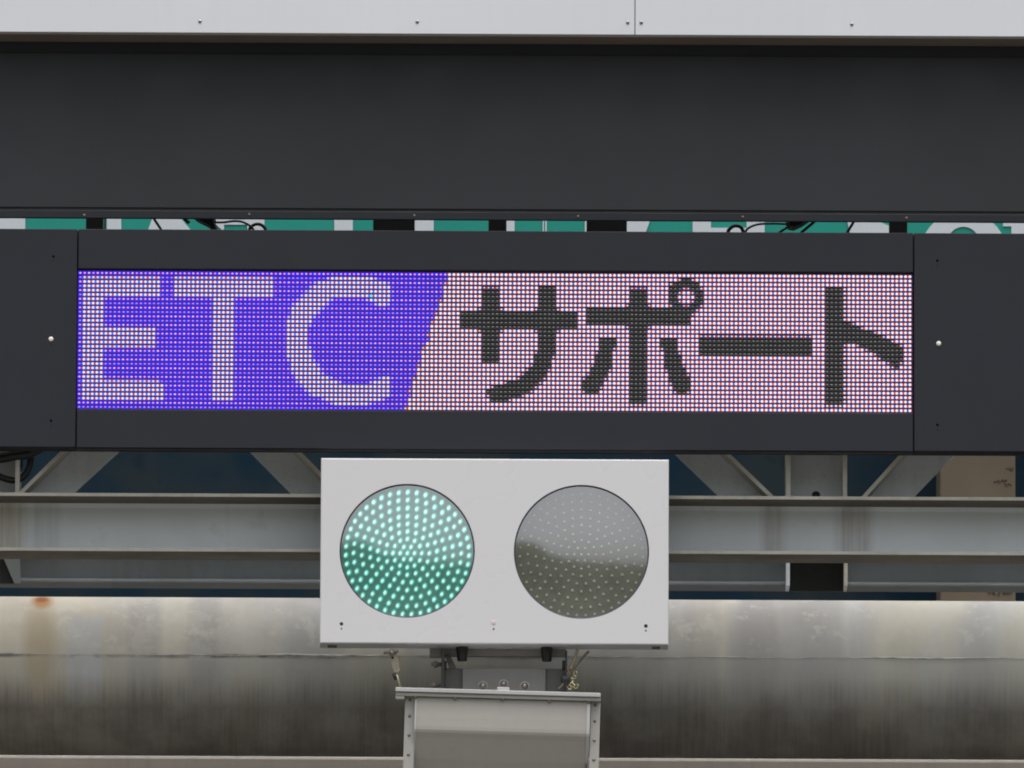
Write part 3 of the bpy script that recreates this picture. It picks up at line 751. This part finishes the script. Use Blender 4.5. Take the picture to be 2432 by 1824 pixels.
# horizontal louvre fins between the LED rows
mb = MB()
for r in range(NR+1):
    z = z00 - (r-0.5)*pZ
    mb.box(sx0, sx1, YL-0.0035, YL, z-0.0006, z+0.0006)
mb.build('louvre', M_louvre, LS)

# ------------------------------------------------------------------ two-lamp signal
YS = -0.035; DS = 0.085
SG = thing('traffic_signal', 'white two-lamp traffic signal box with left lamp lit green', 'traffic signal', (W(1175, 1530, YS).x, YS+DS/2, W(1175, 1530, YS).z))
a0, a1 = X_(761, YS, 1310), X_(1588, YS, 1310)
s1, s0 = Z_(1089.5, YS, 1175), Z_(1529.5, YS, 1175)
lamps = [(W(967, 1308, YS), 0.1602), (W(1381, 1310.5, YS), 0.1602)]
xm = (lamps[0][0].x + lamps[1][0].x)/2
mb = MB(); bev = 0.003; yf = YS
def plate(xa, xb, za_, zb_, cx, cz, r):
    angs = [2*math.pi*i/96 for i in range(96)] + [math.atan2(zq-cz, xq-cx) % (2*math.pi) for xq in (xa, xb) for zq in (za_, zb_)]
    angs = sorted(set(angs)); n = len(angs); vs = []
    for a in angs:
        c_, s_ = math.cos(a), math.sin(a)
        tx = ((xb-cx)/c_ if c_ > 1e-9 else (xa-cx)/c_ if c_ < -1e-9 else 1e9); tz_ = ((zb_-cz)/s_ if s_ > 1e-9 else (za_-cz)/s_ if s_ < -1e-9 else 1e9)
        t_ = min(tx, tz_); vs += [(cx+c_*t_, yf, cz+s_*t_), (cx+c_*r, yf, cz+s_*r), (cx+c_*r, yf+0.012, cz+s_*r)]
    fs = []
    for i in range(n):
        j = (i+1) % n; fs += [(3*i, 3*j, 3*j+1, 3*i+1), (3*i+1, 3*j+1, 3*j+2, 3*i+2)]
    mb.add(vs, fs)
plate(a0+bev, xm, s0+bev, s1-bev, lamps[0][0].x, lamps[0][0].z, lamps[0][1])
plate(xm, a1-bev, s0+bev, s1-bev, lamps[1][0].x, lamps[1][0].z, lamps[1][1])
outer = [(a0, s0), (a1, s0), (a1, s1), (a0, s1)]; inn = [(a0+bev, s0+bev), (a1-bev, s0+bev), (a1-bev, s1-bev), (a0+bev, s1-bev)]
mid = [(a0+bev*0.3, s0+bev*0.3), (a1-bev*0.3, s0+bev*0.3), (a1-bev*0.3, s1-bev*0.3), (a0+bev*0.3, s1-bev*0.3)]
vs = [(p[0], yf, p[1]) for p in inn] + [(p[0], yf+bev*0.3, p[1]) for p in mid] + [(p[0], yf+bev, p[1]) for p in outer] + [(p[0], yf+DS, p[1]) for p in outer]
fs = [(l*4+i, l*4+(i+1) % 4, (l+1)*4+(i+1) % 4, (l+1)*4+i) for l in range(3) for i in range(4)] + [(12, 13, 14, 15)]
mb.add(vs, fs)
mb.build('housing', M_signal, SG)
counts = [(0.0, 1, 0)] + [(76, 6, 30), (153, 12, 0), (233, 16, 0), (315, 21, 0), (397, 26, 0), (485, 31, 0), (572, 36, 0), (655, 43, 0)]
for li, (c0, r0) in enumerate(lamps):
    nm = 'green lamp, lit' if li == 0 else 'unlit grey lamp'
    L = MB(); n = 96; L.add([(c0.x+math.cos(2*math.pi*i/n)*r0, yf+0.03, c0.z+math.sin(2*math.pi*i/n)*r0) for i in range(n)], [tuple(range(n))])
    lp = L.build('lamp', M_lampplate_glow if li == 0 else M_lampplate, SG); lp['label'] = nm
    # rim
    rm = MB(); vs = []; fs = []
    for i in range(n):
        a = 2*math.pi*i/n; ca, sa = math.cos(a), math.sin(a)
        for (rr, yy) in ((r0-0.0002, yf+0.002), (r0-0.0028, yf+0.002), (r0-0.0028, yf+0.03), (r0-0.0002, yf+0.03)): vs.append((c0.x+ca*rr, yy, c0.z+sa*rr))
    for i in range(n):
        j = (i+1) % n; fs += [(4*i+k, 4*j+k, 4*j+k+1, 4*i+k+1) for k in range(3)]
    rm.add(vs, fs, 0, None, True); rm.build('rim', paint('lamp_gasket', (0.03, 0.035, 0.06), 0.5, 0.1, 20), lp)
    # LEDs
    A_ = MB(); sc = 1/4.484*S
    for (rr, k_, off) in counts:
        for i in range(k_):
            a = R(90 + off) - 2*math.pi*i/k_
            x = c0.x + math.cos(a)*rr*sc; z = c0.z + math.sin(a)*rr*sc - (0.0022 if True else 0)
            if li == 0:
                q = random.uniform(0.85, 1.15)
                A_.dome((x+0.0006, yf+0.0298, z+0.0008), 0.0070, 0.004, 12, 2, 0, 0.86, 1.2, R(-22), (0.0*q, 0.70*q, 0.56*q, 1))
                A_.dome((x, yf+0.0252, z), 0.0039*(0.93+0.07*q), 0.002, 12, 2, 0, 0.86, 1.2, R(-22), (0.95, 1.5, 1.45, 1))
            else:
                for (dx, dz) in ((-0.0014, -0.0008), (0.0014, -0.0008), (0, 0.0014)):
                    A_.dome((x+dx, yf+0.0295, z+dz), 0.0022, 0.003, 7, 2, 0)
    A_.build('led_cluster', M_ledgreen if li == 0 else M_ledamber, lp, attr=(li == 0))
    # convex lens
    G_ = MB(); RR = 1.25; rg = r0-0.0028; vs = []; fs = []; rings = 16; base = RR - math.sqrt(RR*RR - rg*rg)
    for k in range(rings):
        q = rg*(1 - k/rings)
        for i in range(n):
            a = 2*math.pi*i/n; vs.append((c0.x+math.cos(a)*q, yf+0.004-(base-(RR-math.sqrt(RR*RR-q*q))), c0.z+math.sin(a)*q))
    vs.append((c0.x, yf+0.004-base, c0.z))
    for k in range(rings-1):
        for i in range(n): fs.append((k*n+i, k*n+(i+1) % n, (k+1)*n+(i+1) % n, (k+1)*n+i))
    for i in range(n): fs.append(((rings-1)*n+i, (rings-1)*n+(i+1) % n, rings*n))
    G_.add(vs, fs, 0, None, True); G_.build('lens', M_glass, lp)
M_dkblue = paint('keyhole_dark', (0.008, 0.009, 0.02), 0.5, 0.1, 20, fine=0)
for (px, py, rr, mt, nm) in ((811, 1481.5, 0.0046, M_dkblue, 'keyhole'), (811, 1493, 0.0021, M_dkblue, 'pin_hole'), (1172.5, 1479, 0.0068, paint('pink_cap', (0.62, 0.55, 0.53), 0.35, 0.05, 30, fine=0), 'cap_plug'),
                      (1172.5, 1494, 0.0024, M_dkblue, 'pin_hole'), (1534, 1486.5, 0.0049, M_dkblue, 'keyhole'), (1534, 1498, 0.0023, M_dkblue, 'pin_hole')):
    c0 = W(px, py, YS); MB().dome((c0.x, YS+0.0003, c0.z), rr, 0.0012, 18, 3).build(nm, mt, SG)
# hinges / drain feet on the underside
for (xa, xb) in ((778, 800), (1548, 1568)):
    a, b = X_(xa, 0, 1535), X_(xb, 0, 1535)
    MB().box(a, b, YS+0.03, YS+0.06, s0-0.003, s0+0.0005, 0.001).build('drain_foot', M_dscrew, SG)
# neck joining the signal to the LED sign
MB().box(a0+0.02, a1-0.02, YS+DS-0.001, 0.13, s1-0.16, s1-0.03).build('mounting_rail', M_black, SG)

# ------------------------------------------------------------------ mount below the signal and radome
z9 = s0
BR = thing('mounting_bracket', 'grey steel bracket with bolts between signal box and white unit', 'bracket', (W(1200, 1600, 0.03).x, 0.03, W(1200, 1640, 0.03).z))
def bx(x0, x1, y0, y1, Y, d, mat, name, par, bev=0.0015):
    xc = (x0+x1)/2
    return MB().box(X_(x0, Y, (y0+y1)/2), X_(x1, Y, (y0+y1)/2), Y, Y+d, Z_(y1, Y, xc), Z_(y0, Y, xc), bev).build(name, mat, par)
M_band = paint('band_plate', (0.27, 0.255, 0.24), 0.45, 0.08, 12, 0.2, (0.15, 0.14, 0.12))
bx(1022, 1345, 1528, 1558, 0.052, 0.02, M_band, 'top_plate', BR)
bx(1020, 1048, 1530, 1559, 0.044, 0.03, M_band, 'corner_tab', BR)
bx(1056, 1346, 1588, 1650, 0.040, 0.02, M_brk, 'back_plate', BR)
bx(1098, 1296, 1587, 1650, 0.030, 0.009, paint('bracket_mid', (0.19, 0.19, 0.18), 0.45, 0.1, 12, 0.2, (0.1, 0.1, 0.09)), 'front_plate', BR)
bx(1048, 1056, 1540, 1650, -0.02, 0.08, M_black, 'side_plate', BR)
bx(1342, 1347, 1545, 1652, -0.02, 0.08, M_black, 'side_plate', BR)
P = [W(*p, 0.045) for p in ((1057, 1559), (1070, 1559), (1085, 1589), (1068, 1589))]
MB().prism([(p.x, p.z) for p in P], 0.038, 0.05).build('brace', M_brk, BR)
for px in (1097.5, 1298.5):
    c0 = W(px, 1545, 0.01); mb = MB()
    for (rr, h0, h1, sg_) in ((0.0145, 0.0, 0.014, 8), (0.0125, 0.014, 0.034, 12)):
        vs = [(c0.x + math.cos(2*math.pi*i/sg_)*rr*kk, 0.02 + math.sin(2*math.pi*i/sg_)*rr*kk, s0+0.001 - h) for h, kk in ((h0, 1), (h1, 0.92)) for i in range(sg_)]
        mb.add(vs, [(i, (i+1) % sg_, (i+1) % sg_+sg_, i+sg_) for i in range(sg_)] + [tuple(range(sg_, 2*sg_))], 0, None, False)
    mb.build('cable_gland', M_rubber, BR)
def bolt(px, py, Y, r, par, side=False):
    c0 = W(px, py, Y); mb = MB()
    if not side:
        mb.dome((c0.x, Y, c0.z), r*1.35, 0.0015, 16, 1); mb.dome((c0.x, Y-0.0015, c0.z), r, 0.0008, 6, 1, base=0.006); mb.dome((c0.x, Y-0.008, c0.z), r*0.6, 0.002, 10, 2, base=0.005)
    else:
        mb.tube([(c0.x-0.022, Y, c0.z), (c0.x+0.004, Y, c0.z)], r*0.6, 10); mb.tube([(c0.x-0.016, Y, c0.z), (c0.x-0.006, Y, c0.z)], r, 6)
    mb.build('bolt', M_chrome if not side else M_brk, par)
for p in ((1147, 1629), (1196, 1625), (1246, 1630)): bolt(p[0], p[1], 0.029, 0.0088, BR)
bolt(1046, 1578, 0.01, 0.008, BR, True); bolt(1043, 1627, 0.01, 0.006, BR, True)
bx(1056, 1061, 1569, 1587, 0.0, 0.03, M_black, 'lock_tab', BR); bx(1335, 1342, 1568, 1588, 0.0, 0.03, M_black, 'lock_tab', BR)

# left hanger (turnbuckle)
def rod(mb, p, q, r, Y, seg=8): mb.tube([W(p[0], p[1], Y), W(q[0], q[1], Y)], r*S, seg)
c0 = W(930, 1545, -0.01)
TBk = thing('turnbuckle', 'rusty hanging turnbuckle strap at left under the signal box', 'turnbuckle', c0)
M_strap = paint('tan_steel', (0.30, 0.27, 0.20), 0.4, 0.2, 50, metallic=0.4)
Pq = [W(*p, -0.01) for p in ((922, 1547), (941, 1546), (950, 1592), (945, 1598), (936, 1598))]
MB().prism([(p.x, p.z) for p in Pq], -0.014, -0.006).build('strap', M_strap, TBk)
mb = MB(); rod(mb, (941, 1596), (953, 1645), 3.0, -0.01); mb.build('rod', M_strap, TBk)
mb = MB(); rod(mb, (911, 1551), (946, 1547), 3.0, -0.02); mb.dome((W(930,1549,-0.02).x, -0.02, W(930,1549,-0.02).z), 0.007, 0.003, 6, 1, base=0.004); mb.build('pin', M_chrome, TBk)
mb = MB(); rod(mb, (934, 1600), (941, 1614), 4.0, -0.01); mb.build('lock_nut', M_rubber, TBk)
mb = MB(); q = W(932, 1562, -0.0145); mb.dome((q.x, -0.0142, q.z), 0.003, 0.001, 10, 1); mb.build('pin_hole', M_hole, TBk)

# right cables and chain
cable('cable', 'tan wire rising to the signal box, left of the darker one', [(1372, 1540), (1366, 1562), (1356, 1585), (1345, 1605), (1338, 1622)], 3.4, -0.005, mat=M_brass)
cable('cable', 'dark braided wire slanting up right under the signal box', [(1399, 1547), (1385, 1560), (1366, 1583), (1350, 1606), (1338, 1625), (1326, 1637)], 3.2, -0.015, mat=paint('dark_wire', (0.10, 0.08, 0.06), 0.5, 0.3, 60))
ch_ = thing('chain', 'short brass chain hanging beside the right bracket plate', 'chain', W(1362, 1615, -0.01))
lp_ = [(1360, 1590), (1366, 1599), (1362, 1608), (1357, 1617), (1359, 1626), (1368, 1630), (1352, 1632)]
for i, p in enumerate(lp_):
    c0 = W(p[0], p[1], -0.01); mb = MB(); a0_ = R(80*i % 180); ring_ = []
    for k in range(13):
        a = 2*math.pi*k/12; u, v = math.cos(a)*0.0062, math.sin(a)*0.0038
        ring_.append((c0.x + u*math.cos(a0_) - v*math.sin(a0_), -0.01 + 0.002*math.sin(a*2+i), c0.z + u*math.sin(a0_) + v*math.cos(a0_)))
    mb.tube(ring_, 0.0013, 6); mb.build('link', paint('chain_brass', (0.5, 0.45, 0.25), 0.3, 0.2, 60, metallic=0.8) if i == 0 else bpy.data.materials['chain_brass'], ch_)
mb = MB(); bm = bmesh.new(); bmesh.ops.create_icosphere(bm, subdivisions=3, radius=0.011)
q = W(1343, 1615, -0.012); mb.frombm(bm, 0, True, Matrix.Translation(q) @ Matrix.Diagonal((1.1, 0.8, 1.1, 1)))
o = mb.build('wire_clamp', M_rubber, loc=tuple(q)); tag(o, 'black clamp where the wires cross beside the bracket', 'clamp')

# ------------------------------------------------------------------ radome unit
AR = R(1.35)
Yr = -0.05
pc = W(1194, 1665, Yr)
RD = thing('roadside_antenna', 'white flanged antenna box hanging under the signal', 'antenna', tuple(pc), roty=AR)
def L_(dx, dz): return (pc.x + dx*S, pc.z - dz*S)
def lbox(x0, x1, y0, y1, ya_, yb_, mat, name, par=RD, bev=0.0015):
    xa, z1_ = L_(x0, y0); xb, z0_ = L_(x1, y1); return MB().box(xa, xb, ya_, yb_, z0_, z1_, bev).build(name, mat, par)
# local pixel coords relative to (1194,1665)
lbox(-254, 231, -23, -13, Yr-0.022, Yr+0.10, M_radome, 'top_rail')
lbox(-252, 231, -12.5, -4, Yr-0.016, Yr+0.10, M_flange, 'top_flange')
lbox(-14, 15, -33, -23.5, Yr-0.005, Yr+0.01, M_radome, 'rail_tab')
lbox(-253, -232, -12, 4, Yr-0.014, Yr+0.02, M_flange, 'corner_tab')
fl = lbox(-231, -206, -4, 420, Yr+0.004, Yr+0.012, M_flange, 'side_flange')
fr = lbox(208, 231, -4, 420, Yr+0.004, Yr+0.012, M_flange, 'side_flange')
# cover: hollow under the rail, rolling out to a lower face that leans back
xa, _ = L_(-207, 0); xb, _ = L_(207, 0)
prof = []
for (dy, dz) in ((-0.006, -3), (-0.0085, 20), (-0.0105, 45), (-0.0115, 66), (-0.0113, 74), (-0.0095, 80), (-0.003, 92), (0.020, 140), (0.075, 240), (0.18, 420)):
    prof.append((Yr + dy, pc.z - dz*S))
prof += [(Yr+0.40, pc.z - 0.42), (Yr+0.40, pc.z-0.30), (Yr+0.10, pc.z + 0.003)]
mb = MB(); mb.extx(prof, xa+0.004, xb-0.004); cv = mb.build('cover', M_cover, RD)
# cheeks: rounded side walls standing slightly proud
for (x0, x1) in ((xa, xa+0.004), (xb-0.008, xb)):
    mb = MB(); n = len(prof)
    pr = [(p[0]-0.003 if p[0] < Yr+0.05 and p[1] > pc.z-0.1 else p[0], p[1]) for p in prof]
    mb.extx(pr, x0, x1); mb.build('cheek', M_radome, cv)
def lscrew(dx, dz, par, Y, r=0.0038):
    x_, z_ = L_(dx, dz); MB().dome((x_, Y, z_), r, 0.0026, 10, 3).build('screw', M_dscrew, par)
for y_ in (3, 41, 87, 133, 180): lscrew(-219, y_, fl, Yr+0.004); lscrew(219, y_, fr, Yr+0.004)
for x_ in (-206, -112, 0, 110, 203): lscrew(x_, -2, RD, Yr-0.012, 0.0042)

# ------------------------------------------------------------------ cables at the left under the LED sign
cable('cable', 'thick black cable sagging below the LED sign at left edge', [(-60, 1092), (0, 1088), (35, 1082), (66, 1078), (100, 1062)], 12, 0.12)
cable('cable', 'black cable loop drooping beside the left truss foot', [(74, 1070), (72, 1100), (62, 1125), (40, 1140), (10, 1136), (-30, 1118)], 8, 0.14)
o = cable('cable', 'black rubber cable end hanging against the left upright', [(46, 1070), (47, 1100), (44, 1118)], 7, 0.16)

for o in scene.objects:
    if '_o' in o: del o['_o']
